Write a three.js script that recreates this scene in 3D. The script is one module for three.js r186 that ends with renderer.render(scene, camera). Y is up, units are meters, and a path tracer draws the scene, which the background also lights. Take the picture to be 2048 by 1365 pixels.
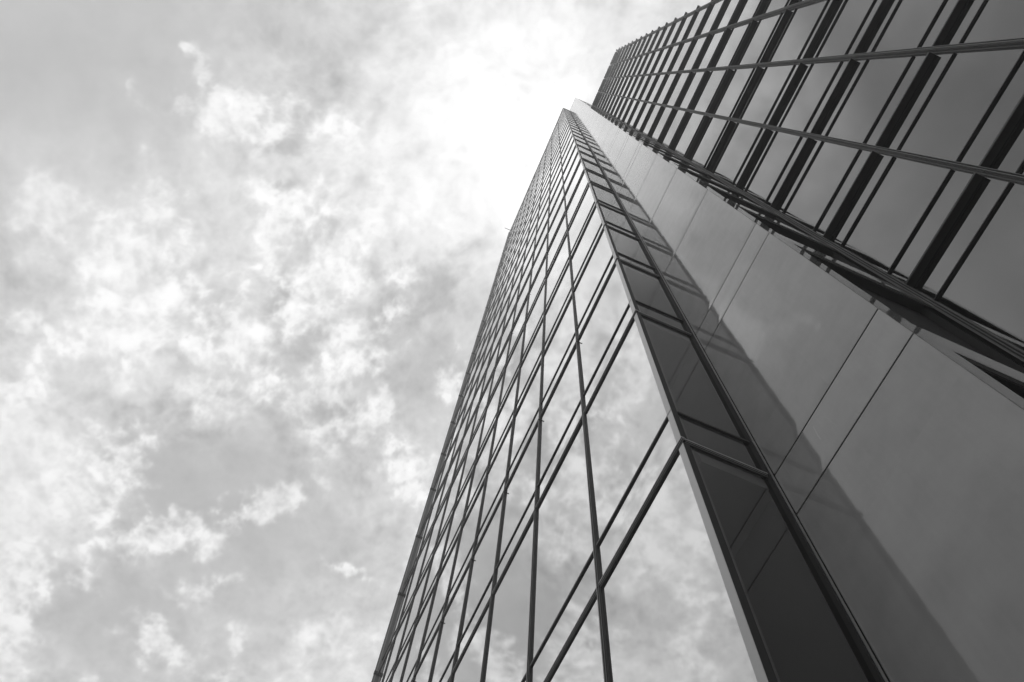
import * as THREE from 'three';
import { mergeGeometries } from 'three/addons/utils/BufferGeometryUtils.js';

// ---------------------------------------------------------------- camera, sky, sun, exposure
const scene = new THREE.Scene();
const EYE = 1.6;                       // eye height above the pavement, metres
const camera = new THREE.PerspectiveCamera(48.318, 2048 / 1365, 0.1, 3000);
camera.position.set(0, EYE, 0);
camera.up.set(-0.8639, 0.3212, -0.3879);
camera.lookAt(0.3153, EYE + 0.9455, 0.0807);

const SUN = new THREE.Vector3(0.080, 1, 0.004).normalize();
const sun = new THREE.DirectionalLight(0xffffff, 4.0);
sun.position.copy(SUN).multiplyScalar(220);
sun.shadow.radius = 1.6;                 // a little softened by thin cloud
sun.castShadow = true;
sun.shadow.mapSize.set(4096, 4096);
Object.assign(sun.shadow.camera, { left: -40, right: 40, top: 40, bottom: -40, near: 10, far: 400 });
scene.add(sun, sun.target);

const renderer = new THREE.WebGLRenderer({ antialias: true });
renderer.toneMapping = THREE.LinearToneMapping;
renderer.toneMappingExposure = 1.2;
renderer.shadowMap.enabled = true;
renderer.shadowMap.type = THREE.PCFSoftShadowMap;

// seeded randomness and gradient noise
function rng(seed) { let s = seed >>> 0; return () => { s = (s + 0x6D2B79F5) >>> 0; let t = Math.imul(s ^ (s >>> 15), 1 | s); t = (t + Math.imul(t ^ (t >>> 7), 61 | t)) ^ t; return ((t ^ (t >>> 14)) >>> 0) / 4294967296; }; }
const perm = new Uint8Array(512), gx = new Float32Array(256), gy = new Float32Array(256);
{ const r = rng(7), p = Array.from({ length: 256 }, (_, i) => i); for (let i = 255; i > 0; i--) { const j = Math.floor(r() * (i + 1)); [p[i], p[j]] = [p[j], p[i]]; } for (let i = 0; i < 512; i++) perm[i] = p[i & 255]; for (let i = 0; i < 256; i++) { const a = r() * Math.PI * 2; gx[i] = Math.cos(a); gy[i] = Math.sin(a); } }
function noise(x, y) {
  const xi = Math.floor(x), yi = Math.floor(y), fx = x - xi, fy = y - yi, X = xi & 255, Y = yi & 255;
  const u = fx * fx * fx * (fx * (fx * 6 - 15) + 10), v = fy * fy * fy * (fy * (fy * 6 - 15) + 10);
  const a = perm[perm[X] + Y], b = perm[perm[X + 1] + Y], c = perm[perm[X] + Y + 1], d = perm[perm[X + 1] + Y + 1];
  const n0 = gx[a] * fx + gy[a] * fy, n1 = gx[b] * (fx - 1) + gy[b] * fy, n2 = gx[c] * fx + gy[c] * (fy - 1), n3 = gx[d] * (fx - 1) + gy[d] * (fy - 1);
  return (n0 + u * (n1 - n0) + v * (n2 - n0 + u * (n0 - n1 - n2 + n3))) * 1.5;
}
function fbm(x, y, o, gain = 0.52) { let s = 0, a = 1; for (let i = 0; i < o; i++) { s += a * noise(x, y); x = x * 2.03 + 17.1; y = y * 2.03 + 9.7; a *= gain; } return s; }
const smooth = (a, b, x) => { const t = Math.min(1, Math.max(0, (x - a) / (b - a))); return t * t * (3 - 2 * t); };

// Sky: thin clear air, a high veil and broken cumulus. Positions are on the cloud sheet: (east, north) over height.
// How bright the large cloud banks are (display grey 0-255) at points of the sheet:
const BANKS = [
  0.182,-0.675,198, 0.157,-0.615,196, 0.132,-0.556,194, 0.108,-0.498,194, 0.083,-0.440,194, 0.059,-0.382,196, 0.035,-0.325,200, 0.011,-0.268,206,
  -0.013,-0.211,222, -0.037,-0.155,232, -0.061,-0.099,236, -0.084,-0.043,232, -0.107,0.012,226, 0.241,-0.664,192, 0.215,-0.603,186, 0.190,-0.543,194,
  0.164,-0.484,196, 0.139,-0.424,200, 0.114,-0.366,206, 0.089,-0.307,205, 0.065,-0.249,203, 0.040,-0.191,232, 0.016,-0.134,242, -0.009,-0.077,250,
  -0.033,-0.020,244, -0.057,0.036,232, 0.302,-0.652,190, 0.276,-0.591,192, 0.249,-0.530,198, 0.223,-0.469,196, 0.197,-0.408,205, 0.172,-0.348,232,
  0.146,-0.289,215, 0.121,-0.230,204, 0.095,-0.171,238, 0.070,-0.112,250, 0.045,-0.054,255, 0.021,0.003,250, 0.366,-0.641,205, 0.339,-0.578,208,
  0.311,-0.515,204, 0.285,-0.453,200, 0.258,-0.392,222, 0.231,-0.330,222, 0.205,-0.270,226, 0.179,-0.209,238, 0.153,-0.149,248, 0.127,-0.090,255,
  0.102,-0.031,255, 0.432,-0.628,200, 0.404,-0.564,230, 0.376,-0.500,215, 0.349,-0.437,230, 0.321,-0.374,215, 0.294,-0.312,238, 0.267,-0.250,215,
  0.240,-0.188,235, 0.213,-0.127,245, 0.187,-0.066,252, 0.160,-0.006,255, 0.502,-0.615,190, 0.473,-0.550,235, 0.444,-0.485,225, 0.416,-0.420,248,
  0.387,-0.356,222, 0.359,-0.292,228, 0.331,-0.229,225, 0.304,-0.166,225, 0.276,-0.103,225, 0.249,-0.041,228, 0.222,0.020,245, 0.574,-0.602,205,
  0.545,-0.535,215, 0.515,-0.468,245, 0.485,-0.402,252, 0.456,-0.337,210, 0.427,-0.272,215, 0.399,-0.207,215, 0.370,-0.143,232, 0.342,-0.079,205,
  0.313,-0.016,205, 0.285,0.047,210, 0.650,-0.588,212, 0.620,-0.519,235, 0.589,-0.451,255, 0.559,-0.384,248, 0.528,-0.317,222, 0.499,-0.250,240,
  0.469,-0.184,205, 0.439,-0.119,235, 0.410,-0.054,198, 0.381,0.011,200, 0.730,-0.573,235, 0.698,-0.503,225, 0.667,-0.433,205, 0.635,-0.364,215,
  0.604,-0.296,225, 0.573,-0.228,210, 0.542,-0.160,198, 0.512,-0.093,215, 0.482,-0.027,195, 0.452,0.039,200, 0.814,-0.557,235, 0.781,-0.486,245,
  0.748,-0.414,215, 0.715,-0.344,182, 0.683,-0.274,200, 0.651,-0.204,188, 0.620,-0.135,205, 0.588,-0.067,212, 0.557,0.001,220, 0.526,0.068,210,
  0.901,-0.541,240, 0.867,-0.468,240, 0.833,-0.395,230, 0.800,-0.322,178, 0.766,-0.251,182, 0.733,-0.180,185, 0.700,-0.109,198, 0.668,-0.039,196,
  0.636,0.030,232, 0.993,-0.524,235, 0.958,-0.449,228, 0.923,-0.374,212, 0.888,-0.300,196, 0.854,-0.227,196, 0.819,-0.154,188, 0.785,-0.082,195,
  0.752,-0.010,198, 0.718,0.061,205, 1.091,-0.506,246, 1.054,-0.429,195, 1.017,-0.352,183, 0.981,-0.276,188, 0.945,-0.201,200, 0.910,-0.127,196,
  0.875,-0.053,203, 0.840,0.021,212, 0.805,0.093,210, 1.193,-0.487,240, 1.155,-0.408,205, 1.117,-0.329,190, 1.079,-0.252,205, 1.042,-0.174,205,
  1.005,-0.098,203, 0.969,-0.022,216, 0.932,0.053,228, 0.896,0.128,215, 1.262,-0.474,215, 1.223,-0.394,205, 1.184,-0.314,200, 1.146,-0.235,203,
  1.108,-0.156,205, 1.070,-0.079,213, 1.032,-0.001,220, 0.995,0.075,228, 0.958,0.151,215,
];
// small puffs [x, z, 2x2 shape, strength] and clear gaps between them
const PUFFS = [
  [0.859, -0.299, -1.8, 13.4, 42.8, 12.2, 1.00], [0.816, -0.257, -8.3, 30.7, 38.8, 18.1, 0.80], [0.897, -0.351, 5.4, 28.5, 24.8, -5.1, 0.80],
  [0.836, -0.207, -20.0, 20.5, 31.2, 45.7, 0.80], [0.927, -0.211, -9.4, 17.3, 46.0, 41.1, 0.90], [1.058, -0.231, 0.3, 17.5, 31.1, 0.3, 0.80],
  [1.054, -0.258, 9.7, 60.8, 22.9, -5.1, 0.70], [1.001, -0.125, -12.6, 86.4, 31.2, 7.5, 0.80], [0.727, -0.149, -11.4, 13.2, 30.0, 36.8, 0.75],
  [0.759, -0.172, -12.3, 41.0, 42.6, 19.9, 0.60], [0.790, -0.005, 0.8, 24.5, 81.5, -6.4, 1.00], [0.361, -0.090, -29.0, 29.0, 46.9, 53.9, 0.90],
  [0.432, -0.121, -18.6, 10.8, 13.2, 26.4, 1.00], [0.454, -0.087, 4.8, 35.1, 42.2, -6.2, 0.95], [0.414, -0.202, -3.5, 23.8, 29.6, 7.2, 0.90],
  [0.336, -0.162, -4.0, 15.8, 47.7, 16.2, 0.70], [0.360, -0.190, -6.5, 19.6, 42.9, 19.0, 0.70], [0.452, -0.219, -10.6, 33.6, 30.6, 13.7, 0.70],
  [0.497, -0.266, -18.2, 11.3, 9.6, 18.0, 0.85], [0.567, -0.291, -13.1, 12.6, 16.4, 22.1, 0.80], [0.544, -0.221, -10.0, 32.7, 38.7, 17.6, 0.50],
  [0.529, -0.111, -2.9, 17.0, 24.0, 5.8, 0.55], [0.550, -0.080, -8.0, 14.7, 25.8, 18.2, 0.45], [0.485, -0.053, -47.5, 69.7, 16.6, 14.0, 0.60],
  [0.599, 0.029, -23.9, 29.5, 12.0, 12.6, 1.00], [0.425, 0.032, -45.0, 62.1, 21.9, 18.5, 0.90], [0.410, 0.019, -2.5, 47.1, 93.2, 4.6, 0.70],
  [0.854, -0.438, 1.2, 16.6, 26.2, 0.6, 0.70], [0.799, -0.403, -5.8, 25.2, 11.4, 5.3, 0.50], [0.755, -0.389, -5.0, 21.2, 17.7, 8.1, 0.90],
  [0.993, -0.391, -8.8, 39.9, 47.2, 22.4, 0.70], [1.126, -0.465, -1.7, 30.6, 10.0, 2.4, 1.00], [1.001, -0.473, -4.0, 20.2, 23.7, 11.2, 0.90],
  [1.081, -0.487, -5.7, 29.7, 15.1, 7.2, 1.00], [0.198, -0.347, -0.4, 14.4, 30.6, 4.7, 0.80], [0.142, -0.434, 18.6, 54.0, 217.3, -46.1, 0.80],
  [0.162, -0.418, -52.0, 95.3, 30.7, 20.6, 0.60], [0.171, -0.301, -3.7, 16.9, 37.9, 12.7, 0.70], [0.466, -0.429, -3.1, 12.6, 10.4, 4.6, 0.80],
  [0.540, -0.433, -3.6, 15.1, 20.2, 9.0, 0.90], [0.693, -0.550, -10.6, 17.8, 24.6, 23.3, 1.00], [0.591, -0.566, 1.3, 31.6, 51.8, 7.3, 0.70],
  [0.418, -0.561, 3.7, 30.8, 22.6, 1.1, 0.50], [0.375, -0.430, -10.0, 17.4, 24.0, 18.6, 0.60], [0.310, -0.264, 5.9, 30.2, 19.7, -2.6, 0.80],
  [0.315, -0.191, 0.2, 21.4, 35.0, 1.9, 0.60], [0.270, -0.305, -10.9, 35.8, 46.5, 20.3, 0.80], [0.280, -0.245, -27.3, 23.2, 40.0, 51.0, 0.60],
  [0.235, -0.161, -2.8, 16.6, 28.8, 7.0, 0.60], [0.912, 0.037, -4.4, 12.8, 22.6, 10.9, 0.35], [0.960, 0.019, -5.5, 16.4, 29.5, 14.3, 0.30],
  [0.715, 0.110, -6.3, 42.5, 11.8, 1.6, 0.40], [1.188, -0.322, -12.9, 56.6, 60.4, 29.4, 0.70], [1.091, -0.134, -5.4, 18.9, 61.3, 29.8, 0.70],
];
const GAPS = [
  [0.308, -0.064, -6.5, 17.1, 21.4, 9.5, 0.75], [0.391, -0.030, -8.4, 22.1, 10.9, 4.9, 0.70], [0.588, -0.067, -4.9, 14.1, 18.2, 8.4, 0.40],
  [0.734, -0.284, -3.1, 11.5, 11.6, 5.4, 0.80], [1.017, -0.352, -3.0, 13.2, 15.3, 7.3, 0.60], [0.659, -0.122, -3.7, 11.4, 21.3, 9.8, 0.40],
  [0.216, -0.590, -2.2, 10.2, 21.8, 9.3, 0.35], [0.209, -0.452, -3.5, 13.6, 13.4, 5.7, 0.30], [0.094, -0.272, -7.2, 21.4, 22.0, 9.4, 0.35],
  [0.220, -0.317, -11.1, 36.4, 90.5, 39.1, 0.50], [0.199, -0.282, -36.2, 44.3, 86.5, 77.7, 0.50], [0.264, -0.268, -1.5, 30.6, 66.4, 10.0, 0.60],
  [0.275, -0.211, 1.1, 69.3, 40.0, 2.3, 0.60], [0.301, -0.210, -17.4, 31.9, 88.9, 58.9, 0.40], [0.400, -0.236, -8.3, 60.0, 30.0, 7.3, 0.60],
  [0.423, -0.243, -21.0, 67.8, 78.6, 35.0, 0.40], [0.446, -0.169, 17.3, 52.7, 26.3, -9.4, 0.80], [0.483, -0.179, -10.7, 33.1, 29.8, 13.4, 0.50],
  [0.555, -0.187, 0.2, 23.3, 24.2, 1.0, 0.50], [0.600, -0.411, 3.9, 54.8, 35.5, 1.4, 0.50], [0.561, -0.361, -14.4, 55.4, 119.0, 53.6, 0.50],
  [0.561, -0.334, -7.2, 69.8, 40.7, 9.8, 0.50], [0.682, -0.525, -16.7, 82.4, 47.7, 21.6, 0.50], [0.668, -0.379, 5.7, 27.5, 56.5, -10.1, 0.60],
  [0.689, -0.327, 1.1, 22.8, 18.9, 0.6, 0.50], [0.851, -0.391, -14.3, 61.9, 84.9, 39.6, 0.40], [0.862, -0.282, -6.4, 24.4, 124.1, 58.3, 0.60],
  [0.519, -0.583, -13.5, 69.6, 79.7, 35.3, 0.40], [0.479, -0.598, -4.5, 23.5, 32.6, 14.3, 0.40], [0.498, -0.537, -4.9, 23.2, 42.5, 18.8, 0.30],
  [0.448, -0.354, -7.5, 27.4, 20.9, 9.3, 0.35], [0.480, -0.300, -9.6, 33.7, 30.6, 13.7, 0.30], [0.106, -0.241, -12.8, 37.2, 25.3, 10.8, 0.30],
  [0.372, -0.112, -5.4, 15.0, 63.0, 28.1, 0.35], [1.085, -0.414, -6.2, 29.4, 30.1, 14.4, 0.40],
];
function makeSky() {
  const Q0 = -1.7, Q1 = 2.3, N = 400, cell = (Q1 - Q0) / N, grid = new Float32Array(N * N), SG = 0.046, MX = SUN.x / SUN.y, MZ = SUN.z / SUN.y;
  for (let j = 0; j < N; j++) for (let i = 0; i < N; i++) {
    const x = Q0 + (i + 0.5) * cell, z = Q0 + (j + 0.5) * cell;
    const th = Math.acos(Math.min(1, (SUN.x * x + SUN.y + SUN.z * z) / Math.hypot(x, 1, z))) * 180 / Math.PI;
    let w = 0.012, s = w * (0.655 + 0.38 * Math.exp(-th / 16) + 0.10 * fbm(x * 3 + 40, z * 3, 3));
    for (let k = 0; k < BANKS.length; k += 3) { const dx = x - BANKS[k], dz = z - BANKS[k + 1], e = (dx * dx + dz * dz) / (2 * SG * SG); if (e < 14) { const a = Math.exp(-e); w += a; s += a * Math.min(0.955, BANKS[k + 2] / 255); } }
    grid[j * N + i] = s / w;
  }
  const at = (x, z) => {
    const a = Math.min(N - 2.001, Math.max(0, (x - Q0) / cell - 0.5)), b = Math.min(N - 2.001, Math.max(0, (z - Q0) / cell - 0.5)), i = Math.floor(a), j = Math.floor(b), u = a - i, v = b - j, o = j * N + i;
    return (grid[o] * (1 - u) + grid[o + 1] * u) * (1 - v) + (grid[o + N] * (1 - u) + grid[o + N + 1] * u) * v;
  };
  const W = 4096, H = 2048, data = new Float32Array(W * H * 4), HOR = 0.46;
  for (let y = 0; y < H; y++) {
    const el = ((y + 0.5) / H - 0.5) * Math.PI, se = Math.sin(el), ce = Math.cos(el);
    for (let x = 0; x < W; x++) {
      let L = HOR;
      if (el > 0.2) {
        const az = ((x + 0.5) / W - 0.5) * 2 * Math.PI, dx = ce * Math.cos(az), dz = ce * Math.sin(az);
        let qx = dx / se, qz = dz / se;
        const far = Math.hypot(qx, qz);
        if (far > 2.2) { qx *= 2.2 / far; qz *= 2.2 / far; }
        const wx = fbm(qx * 8 + 3.1, qz * 8, 4, 0.5), wz = fbm(qx * 8 + 91.7, qz * 8 + 31.3, 4, 0.5);
        let v = at(qx + wx * 0.022, qz + wz * 0.022);
        const t = fbm(qx * 16 + wx * 0.25 + 5, qz * 16 + wz * 0.25, 7, 0.56), t2 = fbm(qx * 30 + 71, qz * 30 + wx * 0.3, 6, 0.6);
        const px = qx + wx * 0.010, pz = qz + wz * 0.010;
        const thread = 0.5 - Math.abs(fbm(qx * 34 + wz * 0.5, qz * 34 + 13, 5, 0.55));     // torn, stringy edges
        let white = 0, gap = 0;
        for (const p of PUFFS) { const a = px - p[0], b = pz - p[1]; if (a * a + b * b > 0.06) continue; const c = p[2] * a + p[3] * b, d = p[4] * a + p[5] * b, g = c * c + d * d; if (g < 5) { const m = p[6] * smooth(0.22, 1.0, Math.exp(-g * 0.7) * (1 + 0.25 * t2) + 0.36 * t + 0.2 * t2 + 0.18 * (thread - 0.2)); white = white + m - white * m; } }
        for (const p of GAPS) { const a = px - p[0], b = pz - p[1]; if (a * a + b * b > 0.06) continue; const c = p[2] * a + p[3] * b, d = p[4] * a + p[5] * b, g = c * c + d * d; if (g < 5) { const m = p[6] * smooth(0.2, 1.0, Math.exp(-g * 0.7) - 0.4 * t); gap = gap + m - gap * m; } }
        const calm = smooth(0.10, 0.34, Math.hypot(qx - 0.20, qz + 0.60)) * (0.55 + 0.45 * smooth(0.10, 0.3, Math.hypot(qx - MX, qz - MZ)));
        const busy = (0.3 + 0.7 * calm) * (0.25 + 0.75 * smooth(0.72, 0.84, v));
        v += (0.735 - v) * gap * 0.8;
        v += Math.max(0, 0.965 - v) * white * Math.min(1, 0.72 + 0.25 * t2 + 0.35 * (thread - 0.2));
        v += busy * (0.050 * t + 0.028 * t2 + 0.05 * (thread - 0.25));
        v = Math.min(1.0, Math.max(0.55, v));
        L = Math.pow((v + 0.055) / 1.055, 2.4);
        const th = Math.acos(Math.min(1, dx * SUN.x + se * SUN.y + dz * SUN.z)) * 180 / Math.PI;
        L += (0.24 * Math.exp(-(th * th) / 26) + 0.07 * Math.exp(-th / 9)) * (1 + 0.4 * t);
        L = Math.max(0.22, (L / 1.2 - 0.14) / 0.60);          // what the haze below takes away and adds, undone
        const f = smooth(0.2, 0.5, el); L = HOR + (L - HOR) * f;
      }
      const o = (y * W + x) * 4; data[o] = data[o + 1] = data[o + 2] = L; data[o + 3] = 1;
    }
  }
  const t = new THREE.DataTexture(data, W, H, THREE.RGBAFormat, THREE.FloatType);
  t.mapping = THREE.EquirectangularReflectionMapping; t.magFilter = t.minFilter = THREE.LinearFilter; t.colorSpace = THREE.LinearSRGBColorSpace; t.needsUpdate = true;
  return t;
}
scene.background = makeSky();
scene.environment = scene.background;
scene.fog = new THREE.FogExp2(0xffffff, 0.0045);  // even haze, added to stand for sun glare over the tower tops

// ---------------------------------------------------------------- measures
const U = 2.25;                                    // distance from the lens to the glass front, metres
const Y = (h) => h * U + EYE;                      // heights were read in units of U above the lens
const LEVELS = [-0.711, 0.96, 2.745, 4.53, 6.022, 7.564, 9.081, 10.952, 12.724, 14.555, 16.22];
while (LEVELS.length < 27) LEVELS.push(LEVELS[LEVELS.length - 1] + 1.785);
const LV = LEVELS.map(Y), NF = LV.length - 1, TOP = LV[NF], PARAPET = TOP + 1.0;
const rand = rng(2024);

// ---------------------------------------------------------------- materials
const grey = (v) => new THREE.Color().setRGB(v, v, v);
const M = {
  mirrorGlass: new THREE.MeshPhysicalMaterial({ color: grey(0.60), metalness: 1, roughness: 0.012 }),
  clearGlass: new THREE.MeshPhysicalMaterial({ color: grey(0.42), metalness: 0, roughness: 0.015, transmission: 1, thickness: 0, ior: 1.5 }),
  plaster: new THREE.MeshStandardMaterial({ color: grey(0.45), roughness: 0.9 }),
  finGlass: new THREE.MeshPhysicalMaterial({ color: grey(0.24), metalness: 1, roughness: 0.03 }),
  frame: new THREE.MeshStandardMaterial({ color: 0xffffff, vertexColors: true, roughness: 0.45, metalness: 0.0 }),
  satin: new THREE.MeshStandardMaterial({ color: grey(0.34), roughness: 0.3, metalness: 0.5 }),
  black: new THREE.MeshStandardMaterial({ color: grey(0.012), roughness: 0.7 }),
  core: new THREE.MeshStandardMaterial({ color: grey(0.015), roughness: 0.9 }),
  coping: new THREE.MeshStandardMaterial({ color: grey(0.18), roughness: 0.5, metalness: 0.4 }),
  edgeGlass: new THREE.MeshPhysicalMaterial({ color: grey(0.9), roughness: 0.02, transmission: 1, thickness: 0, ior: 1.5 }),
};
// lacquered metal panels: faint roller waves in the surface, a light film of dirt
function waveTexture() {
  const n = 512, d = new Float32Array(n * n * 4);
  for (let j = 0; j < n; j++) for (let i = 0; i < n; i++) {
    const x = i / n, y = j / n; let s = 0;
    for (const [sx, sy] of [[0, 0], [1, 0], [0, 1], [1, 1]]) { const w = (sx ? x : 1 - x) * (sy ? y : 1 - y); s += w * (noise((x - sx) * 7 + 50, (y - sy) * 5 + 50) + 0.35 * noise((x - sx) * 19 + 80, (y - sy) * 15 + 20)); }
    const o = (j * n + i) * 4; d[o] = d[o + 1] = d[o + 2] = 0.5 + 0.4 * s; d[o + 3] = 1;
  }
  const t = new THREE.DataTexture(d, n, n, THREE.RGBAFormat, THREE.FloatType); t.wrapS = t.wrapT = THREE.RepeatWrapping; t.magFilter = t.minFilter = THREE.LinearFilter; t.needsUpdate = true; return t;
}
function filmTexture(seed, marks) {
  const n = 1024, c = document.createElement('canvas'); c.width = c.height = n; const g = c.getContext('2d'), r = rng(seed);
  const im = g.createImageData(n, n);
  for (let j = 0; j < n; j++) for (let i = 0; i < n; i++) { const x = i / n, y = j / n, v = 160 + 6 * fbm(x * 5 + seed, y * 5, 5) + 1.5 * fbm(x * 40 + seed, y * 3, 3) + (r() - 0.5) * 4, o = (j * n + i) * 4; im.data[o] = im.data[o + 1] = im.data[o + 2] = v; im.data[o + 3] = 255; }
  g.putImageData(im, 0, 0);
  g.lineCap = 'round';
  for (let k = 0; k < marks; k++) {           // dried runs and scuffs
    let x = r() * n, y = r() * n; const a = Math.PI / 2 + (r() - 0.5) * 0.3, len = 20 + r() * 120;
    g.strokeStyle = `rgba(235,235,235,${0.06 + 0.20 * r()})`; g.lineWidth = 1 + r() * 3; g.beginPath(); g.moveTo(x, y);
    for (let s = 0; s < 6; s++) { x += Math.cos(a + (r() - 0.5) * 0.25) * len / 6; y += Math.sin(a + (r() - 0.5) * 0.25) * len / 6; g.lineTo(x, y); }
    g.stroke();
  }
  const t = new THREE.CanvasTexture(c); t.colorSpace = THREE.SRGBColorSpace; t.wrapS = t.wrapT = THREE.RepeatWrapping; return t;
}
const wave = waveTexture();
const lacquer = (map, tone) => new THREE.MeshPhysicalMaterial({ color: grey(tone), map, roughness: 0.06, metalness: 0, ior: 1.68, bumpMap: wave, bumpScale: 0.0012 });
M.panel = [lacquer(filmTexture(3, 0), 0.80), lacquer(filmTexture(11, 2), 0.84), lacquer(filmTexture(29, 0), 0.77), lacquer(filmTexture(41, 16), 0.93), lacquer(filmTexture(57, 9), 0.90)];

// ---------------------------------------------------------------- shapes
// an extruded profile one metre long: rectangles [u0, u1, v0, v1, shade], u across, v outward from the glass; shade also holds painted lit edges and shadowed gaps
function profile(axis, rects) {
  const parts = rects.map(([u0, u1, v0, v1, s]) => {
    const du = u1 - u0, dv = v1 - v0, mu = (u0 + u1) / 2, mv = (v0 + v1) / 2;
    const g = axis === 'y' ? new THREE.BoxGeometry(du, 1, dv).translate(mu, 0.5, -mv) : axis === 'x' ? new THREE.BoxGeometry(1, du, dv).translate(0.5, mu, -mv) : new THREE.BoxGeometry(dv, du, 1).translate(-mv, mu, 0.5);
    g.setAttribute('color', new THREE.BufferAttribute(new Float32Array(g.attributes.position.count * 3).fill(s), 3));
    return g;
  });
  return mergeGeometries(parts);
}
// a sheet one by one, thick metres deep, its front bowed by sag and twisted a little: glass is never quite flat
function sheet(sag, twist, thick = 0.012, n = 5) {
  const pos = [], nor = [], uv = [], idx = [];
  for (let j = 0; j <= n; j++) for (let i = 0; i <= n; i++) {
    const x = i / n - 0.5, y = j / n - 0.5, z = sag * (1 - 4 * x * x) * (1 - 4 * y * y) + twist * x * y;
    const dzx = -8 * sag * x * (1 - 4 * y * y) + twist * y, dzy = -8 * sag * y * (1 - 4 * x * x) + twist * x;
    pos.push(x, y, -z); const v = new THREE.Vector3(-dzx, -dzy, 1).normalize(); nor.push(v.x, v.y, -v.z); uv.push(i / n, j / n);
  }
  for (let j = 0; j < n; j++) for (let i = 0; i < n; i++) { const a = j * (n + 1) + i, b = a + 1, c = a + n + 1, d = c + 1; idx.push(a, c, b, b, c, d); }
  const g = new THREE.BufferGeometry(); g.setAttribute('position', new THREE.Float32BufferAttribute(pos, 3)); g.setAttribute('normal', new THREE.Float32BufferAttribute(nor, 3)); g.setAttribute('uv', new THREE.Float32BufferAttribute(uv, 2)); g.setIndex(idx);
  if (!thick) return g;
  const back = new THREE.BoxGeometry(1, 1, thick).translate(0, 0, thick / 2 + 0.0035 + 2 * Math.abs(sag));
  return mergeGeometries([g, back]);
}
const SHEETS = [[0.0007, 0.0008], [-0.0006, 0.0012], [0.0011, -0.0009], [-0.0003, -0.0014], [0.0004, 0.0003], [-0.0010, 0.0005]].map(([a, b]) => sheet(a, b));
const SKINS = [[0.0006, 0.0007], [-0.0005, 0.0009], [0.0008, -0.0008]].map(([a, b]) => sheet(a, b, 0));
const BOX = new THREE.BoxGeometry(1, 1, 1);

function tower(name, x, z, label) { const g = new THREE.Group(); g.name = name; g.position.set(x, 0, z); g.userData = { label, category: 'tower' }; scene.add(g); return g; }
function piece(parent, name, geo, mat, [x, y, z], [sx, sy, sz] = [1, 1, 1], turn = 0) {
  const m = new THREE.Mesh(geo, mat); m.name = name; m.castShadow = m.receiveShadow = true;
  m.position.set(x - parent.position.x, y, z - parent.position.z); m.scale.set(sx, sy, sz); m.rotation.y = turn; parent.add(m); return m;
}
const block = (parent, name, mat, x0, x1, y0, y1, z0, z1) => piece(parent, name, BOX, mat, [(x0 + x1) / 2, (y0 + y1) / 2, (z0 + z1) / 2], [x1 - x0, y1 - y0, z1 - z0]);
// a pane in a wall that looks to -z (front at z) or, turned, to -x (front at x)
function pane(parent, name, mat, x0, x1, y0, y1, z) {
  const m = piece(parent, name, SHEETS[Math.floor(rand() * SHEETS.length)], mat, [(x0 + x1) / 2, (y0 + y1) / 2, z], [x1 - x0, y1 - y0, 1]);
  m.rotation.x = (rand() - 0.5) * 0.0042; m.rotation.y = (rand() - 0.5) * 0.0042; return m;
}
function sidePane(parent, name, mat, x, y0, y1, z0, z1) {
  return piece(parent, name, SKINS[Math.floor(rand() * SKINS.length)], mat, [x, (y0 + y1) / 2, (z0 + z1) / 2], [z1 - z0, y1 - y0, 1], Math.PI / 2 + (rand() - 0.5) * 0.001);
}

// ---------------------------------------------------------------- ground
{
  const n = 512, c = document.createElement('canvas'); c.width = c.height = n; const g = c.getContext('2d'), im = g.createImageData(n, n), r = rng(5);
  for (let i = 0; i < n * n; i++) { const v = 92 + 14 * fbm((i % n) / 40, Math.floor(i / n) / 40, 4) + (r() - 0.5) * 22; im.data[i * 4] = im.data[i * 4 + 1] = im.data[i * 4 + 2] = v; im.data[i * 4 + 3] = 255; }
  g.putImageData(im, 0, 0);
  const t = new THREE.CanvasTexture(c); t.colorSpace = THREE.SRGBColorSpace; t.wrapS = t.wrapT = THREE.RepeatWrapping; t.repeat.set(65, 65);
  const m = new THREE.Mesh(new THREE.PlaneGeometry(260, 260).rotateX(-Math.PI / 2), new THREE.MeshStandardMaterial({ map: t, roughness: 0.9 }));
  m.name = 'ground'; m.userData.kind = 'structure'; m.receiveShadow = true; scene.add(m);
}

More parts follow.
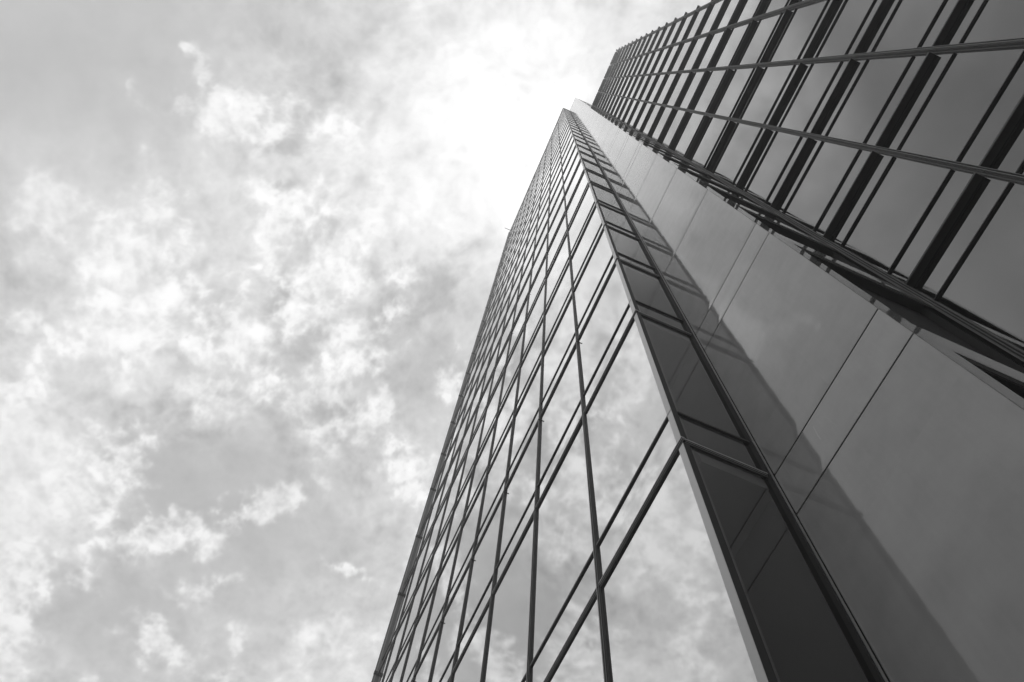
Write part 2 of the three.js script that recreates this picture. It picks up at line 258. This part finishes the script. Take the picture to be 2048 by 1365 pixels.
// ---------------------------------------------------------------- the mirror-glass tower on the left, with its narrow dark return
const XB = 1.0109 * U, BAY = 0.7716 * U, ZA = U, GA = 0.04, ZC = 1.4106 * U, SILL = 0.30 * U, DEEP = 9.5 * U;
{
  const T = tower('glass_tower', XB, ZA, 'tall mirror-glass tower reflecting clouds, with a fine grid of dark mullions');
  const MULL = profile('y', [[-0.0230, -0.0180, 0, 0.0120, 0.008], [-0.0180, -0.0115, 0, 0.0181, 0.07], [-0.0115, -0.0049, 0, 0.0241, 0.008], [-0.0049, 0.0033, 0, 0.0292, 0.22], [0.0033, 0.0098, 0, 0.0344, 0.008], [0.0098, 0.0221, 0, 0.0387, 0.22]]);  // metal and gasket tones, with lit edges and shaded flanks painted in
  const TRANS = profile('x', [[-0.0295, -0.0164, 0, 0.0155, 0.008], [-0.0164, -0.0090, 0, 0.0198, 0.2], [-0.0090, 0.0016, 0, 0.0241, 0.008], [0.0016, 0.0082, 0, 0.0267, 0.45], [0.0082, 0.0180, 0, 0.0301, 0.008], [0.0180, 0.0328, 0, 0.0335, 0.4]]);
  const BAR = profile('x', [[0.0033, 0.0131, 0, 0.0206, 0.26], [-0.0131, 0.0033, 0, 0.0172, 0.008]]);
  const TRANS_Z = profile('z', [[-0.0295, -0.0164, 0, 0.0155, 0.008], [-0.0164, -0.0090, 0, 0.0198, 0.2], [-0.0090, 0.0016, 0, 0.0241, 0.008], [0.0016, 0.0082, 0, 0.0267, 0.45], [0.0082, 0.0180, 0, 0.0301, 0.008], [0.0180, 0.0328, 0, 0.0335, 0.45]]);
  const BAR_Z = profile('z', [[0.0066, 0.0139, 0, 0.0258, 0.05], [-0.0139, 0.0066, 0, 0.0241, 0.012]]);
  const NB = 10, xm = (m) => XB + m * BAY, zg = ZA + GA, xg = XB + GA, xe = xm(NB);
  block(T, 'structural_core', M.core, XB + 1.7, xe - 0.04, 0, TOP, ZA + 0.16, DEEP);
  block(T, 'facade_lining', M.plaster, XB + 0.11, XB + 1.69, 0, TOP - 0.1, ZA + 0.16, ZA + 0.2);
  block(T, 'room_back_wall', M.plaster, XB + 0.15, XB + 1.69, 0, TOP - 0.1, ZC + 0.02, ZC + 0.06);
  block(T, 'room_side_wall', M.plaster, XB + 1.6, XB + 1.69, 0, TOP - 0.1, ZA + 0.205, ZC + 0.015);
  for (let k = 0; k < NF; k++) {
    const y0 = LV[k], y1 = LV[k + 1], ys = y0 + SILL;
    for (let m = 0; m < NB; m++) {
      const a = xm(m) + (m ? 0.02 : 0.085), b = xm(m + 1) - 0.02, l = xm(m) + (m ? 0.0235 : 0.0), r = xm(m + 1) - 0.0235;
      pane(T, 'glass_pane', M.mirrorGlass, a, b, ys + 0.008, y1 - 0.008, zg);
      pane(T, 'sill_pane', M.mirrorGlass, a, b, y0 + 0.008, ys - 0.008, zg);
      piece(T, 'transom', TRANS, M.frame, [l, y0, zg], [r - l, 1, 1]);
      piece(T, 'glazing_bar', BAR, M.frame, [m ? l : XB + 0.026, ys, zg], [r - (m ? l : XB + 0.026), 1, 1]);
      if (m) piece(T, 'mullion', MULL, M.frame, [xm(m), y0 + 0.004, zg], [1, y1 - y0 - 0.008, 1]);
      if (m && (k === 4 || k === 8)) block(T, 'cleaning_anchor', M.black, xm(m) - 0.045, xm(m) - 0.029, y0 - 0.19, y0 - 0.175, zg - 0.06, zg + 0.0);
    }
    // the corner and the one-bay return
    const za = zg + 0.035, zb = ZC - 0.05;
    block(T, 'corner_post', M.satin, XB + 0.022, XB + 0.10, y0 + 0.042, y1 - 0.042, ZA + 0.022, ZA + 0.07);
    block(T, 'corner_seal', M.black, XB + 0.018, XB + 0.0215, y0 + 0.042, y1 - 0.042, ZA + 0.024, ZA + 0.085);
    block(T, 'floor_slab', M.plaster, XB + 0.075, XB + 1.59, y0 - 0.16, y0 + 0.02, ZA + 0.21, ZC + 0.01);
    sidePane(T, 'return_pane', M.clearGlass, xg, ys + 0.008, y1 - 0.008, za, zb);
    sidePane(T, 'return_sill_pane', M.clearGlass, xg, y0 + 0.008, ys - 0.008, za, zb);
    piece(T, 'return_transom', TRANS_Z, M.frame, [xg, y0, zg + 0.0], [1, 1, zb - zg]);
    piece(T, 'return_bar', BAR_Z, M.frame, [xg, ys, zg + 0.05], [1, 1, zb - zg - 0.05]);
    block(T, 'return_post', M.black, XB - 0.004, XB + 0.09, y0 + 0.003, y1 - 0.003, ZC - 0.05, ZC - 0.012);
    block(T, 'return_trim', M.satin, XB - 0.012, XB - 0.0045, y0 + 0.003, y1 - 0.003, ZC - 0.034, ZC - 0.014);
    // deep fin closing the far end
    block(T, 'end_fin', M.coping, xe - 0.02, xe + 0.012, y0 + 0.09, y1 - 0.003, ZA - 0.105, ZA + 0.2);
    block(T, 'end_fin_lit_strip', M.satin, xe - 0.032, xe - 0.0205, y0 + 0.09, y1 - 0.003, ZA - 0.06, ZA - 0.02);  // added pale strip: the lit inner side of the fin, as colour
    block(T, 'fin_bracket', M.black, xe - 0.06, xe + 0.012, y0 - 0.05, y0 + 0.085, ZA - 0.115, ZA + 0.06);
  }
  block(T, 'end_wall', M.mirrorGlass, xe - 0.036, xe + 0.0, 0, TOP - 0.07, ZA + 0.205, DEEP);
  block(T, 'roof_coping', M.coping, XB + 0.0, xe + 0.02, TOP - 0.06, TOP + 0.3, ZA - 0.01, DEEP);
  const dv = block(T, 'roof_davit', M.black, xe - 0.1, xe - 0.04, TOP + 0.305, TOP + 1.2, ZA + 0.2, ZA + 0.26);
  block(T, 'davit_arm', M.black, xe - 0.1, xe - 0.04, TOP + 1.205, TOP + 1.28, ZA - 0.8, ZA + 0.3);
}

// ---------------------------------------------------------------- the panel-clad shaft in the recess
const XE = 0.249 * U, ZS = 1.555 * U, ZDF = 2.415 * U, ZD = 2.465 * U, BAND = 0.29 * U;
{
  const T = tower('panel_clad_shaft', XE, ZC, 'slim shaft clad in plain glossy grey panels, set back between the two glass fronts');
  const GAP = 0.013, unit = 1.9;
  // a folded metal tray: flat face, its lower edge rolled back a few millimetres towards the joint
  const panel = (name, x0, x1, y0, y1, z0, z1, face, i) => {
    const w = face === 'z' ? x1 - x0 : z1 - z0, h = y1 - y0, roll = Math.min(0.14, h * 0.3), back = 0.0028, pos = [], nor = [], uv = [], idx = [], ox = rand(), oy = rand();
    const rows = [0, 0.08, 0.2, 0.36, 0.56, 0.78, 1].map((s) => s * roll).concat([h - 0.012, h]);
    rows.forEach((y, n) => {
      const s = Math.max(0, 1 - y / roll), top = n === rows.length - 1 ? 0.0015 : 0, z = -back * s * s - top, dz = 2 * back * s / roll, l = Math.hypot(1, dz);
      for (const x of [-w / 2, w / 2]) { pos.push(x, y - h / 2, -z); nor.push(0, -dz / l, -1 / l); uv.push(x / unit + ox, y / unit + oy); }
      if (n) { const a = 2 * n - 2; idx.push(a, a + 2, a + 1, a + 1, a + 2, a + 3); }
    });
    const g = new THREE.BufferGeometry(); g.setAttribute('position', new THREE.Float32BufferAttribute(pos, 3)); g.setAttribute('normal', new THREE.Float32BufferAttribute(nor, 3)); g.setAttribute('uv', new THREE.Float32BufferAttribute(uv, 2)); g.setIndex(idx);
    const tray = mergeGeometries([g, new THREE.BoxGeometry(w, h, 0.02).translate(0, 0, 0.0185)]);
    return piece(T, name, tray, M.panel[i], face === 'z' ? [(x0 + x1) / 2, (y0 + y1) / 2, z0] : [x0, (y0 + y1) / 2, (z0 + z1) / 2], [1, 1, 1], face === 'z' ? 0 : Math.PI / 2);
  };
  block(T, 'structural_core', M.core, XE + 0.30, XB + 0.14, 0, TOP, ZC + 0.065, DEEP);
  block(T, 'corner_backing', M.core, XE + 0.034, XE + 0.295, 0, TOP, ZC + 0.034, ZS - 0.03);
  for (let k = 0; k < NF; k++) {
    const y0 = LV[k], y1 = LV[k + 1], yb = y1 - BAND;
    const plain = k >= 3 && k <= 5;            // the low storeys have no separate band
    panel('wall_panel', XE, XB - 0.014, y0 + GAP, (plain ? y1 : yb) - GAP, ZC, ZC + 0.03, 'z', Math.floor(rand() * 3));
    if (!plain) panel('band_panel', XE, XB - 0.014, yb + GAP, y1 - GAP, ZC, ZC + 0.03, 'z', 3 + k % 2);
    panel('edge_panel', XE, XE + 0.03, y0 + GAP / 2, yb - GAP / 2, ZC + 0.032, ZS, 'x', k % 3);
    panel('side_band_panel', XE, XE + 0.03, yb + GAP / 2, y1 - GAP / 2, ZC + 0.032, ZD - 0.02, 'x', 3 + k % 2);
    // dark louvre between the bands, sunk behind the panels
    const l = block(T, 'louvre_panel', M.black, XE + 0.15, XE + 0.19, y0 + 0.01, yb - 0.01, ZS - 0.02, ZD + 0.03);
    block(T, 'louvre_frame', M.black, XE + 0.06, XE + 0.145, y0 + 0.02, yb - 0.02, ZD - 0.14, ZD - 0.05);
    block(T, 'louvre_head', M.black, XE + 0.035, XE + 0.145, yb - 0.05, yb + 0.1, ZS + 0.01, ZD - 0.15);
  }
  block(T, 'roof_coping', M.coping, XE - 0.005, XB - 0.02, TOP + 0.003, TOP + 0.35, ZC - 0.005, DEEP);
}

// ---------------------------------------------------------------- the finned tower on the right
{
  const NB = 4, X0 = 0.2338 * U, B2 = 0.7628 * U, xm = (j) => X0 - j * B2, xe = xm(NB), D = ZD - ZDF;
  const T = tower('finned_tower', (X0 + xe) / 2, ZD, 'tower with grey glass and deep black horizontal fins at every floor');
  const MULL = profile('y', [[-0.032, -0.023, 0, D, 0.12], [-0.023, -0.004, 0, D - 0.05, 0.006], [-0.004, 0.004, 0, D + 0.004, 0.24], [0.004, 0.022, 0, 0.060, 0.05], [0.022, 0.046, 0, 0.026, 0.10], [0.052, 0.062, 0, 0.012, 0.006]]);  // gasket gap also darkened in the colour for its shadow
  const FIN = profile('x', [[-0.05, 0, 0, D - 0.010, 0.004], [-0.046, -0.006, D - 0.010, D, 0.03]]);  // front lip paler: its edge highlight is put into the colour
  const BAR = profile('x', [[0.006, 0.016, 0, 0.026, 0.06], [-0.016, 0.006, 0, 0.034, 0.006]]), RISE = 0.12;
  block(T, 'structural_core', M.core, xe + 0.05, XE + 0.145, 0, TOP, ZD + 0.1, DEEP);
  const UP = 0.385 * U, DN = 0.255 * U;
  for (let k = 0; k < NF; k++) {
    const y0 = LV[k], y1 = LV[k + 1], ya = y0 + UP, yz = y1 - DN;
    for (let j = 0; j < NB; j++) {
      const r = xm(j) - 0.02, l = xm(j + 1) + 0.02, fl = xm(j + 1) + 0.063, fr = xm(j) - 0.036, end = j === NB - 1;
      pane(T, 'glass_pane', M.finGlass, l, r, ya + 0.006, yz - 0.006, ZD);
      pane(T, 'sill_pane', M.finGlass, l, r, y0 + 0.006, ya - 0.006, ZD);
      pane(T, 'head_pane', M.finGlass, l, r, yz + 0.006, y1 - 0.006, ZD);
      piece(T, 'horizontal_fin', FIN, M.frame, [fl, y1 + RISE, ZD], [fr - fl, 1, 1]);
      piece(T, 'glazing_bar', BAR, M.frame, [fl, ya, ZD], [fr - fl, 1, 1]);
      piece(T, 'glazing_bar', BAR, M.frame, [fl, yz, ZD], [fr - fl, 1, 1]);
      piece(T, 'mullion', MULL, M.frame, [xm(j), y0 + 0.003, ZD], [1, y1 - y0 - 0.006, 1]);
      if (end) {
        piece(T, 'mullion', MULL, M.frame, [xe, y0 + 0.003, ZD], [1, y1 - y0 - 0.006, 1]);
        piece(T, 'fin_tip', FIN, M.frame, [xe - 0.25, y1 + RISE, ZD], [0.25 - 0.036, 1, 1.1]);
        block(T, 'edge_glass', M.edgeGlass, xe - 0.17, xe - 0.06, y0 + RISE + 0.01, y1 + RISE - 0.06, ZD - 0.03, ZD - 0.018);
      }
    }
    block(T, 'corner_trim', M.satin, X0 + 0.053, XE - 0.004, y0 + 0.003, y1 - 0.003, ZD - 0.045, ZD + 0.0);
  }
  block(T, 'end_wall', M.finGlass, xe - 0.04, xe + 0.045, 0, TOP - 0.07, ZD + 0.03, DEEP);
  block(T, 'roof_coping', M.coping, xe - 0.06, XE - 0.02, TOP + 0.003, TOP + 0.3, ZD - 0.04, DEEP);
  block(T, 'roof_davit', M.black, xe + 0.1, xe + 0.16, TOP + 0.305, TOP + 1.1, ZD + 0.2, ZD + 0.26);
  block(T, 'davit_arm', M.black, xe - 0.7, xe + 0.2, TOP + 1.105, TOP + 1.18, ZD + 0.2, ZD + 0.26);
}

renderer.setSize(1024, 682);
renderer.render(scene, camera);
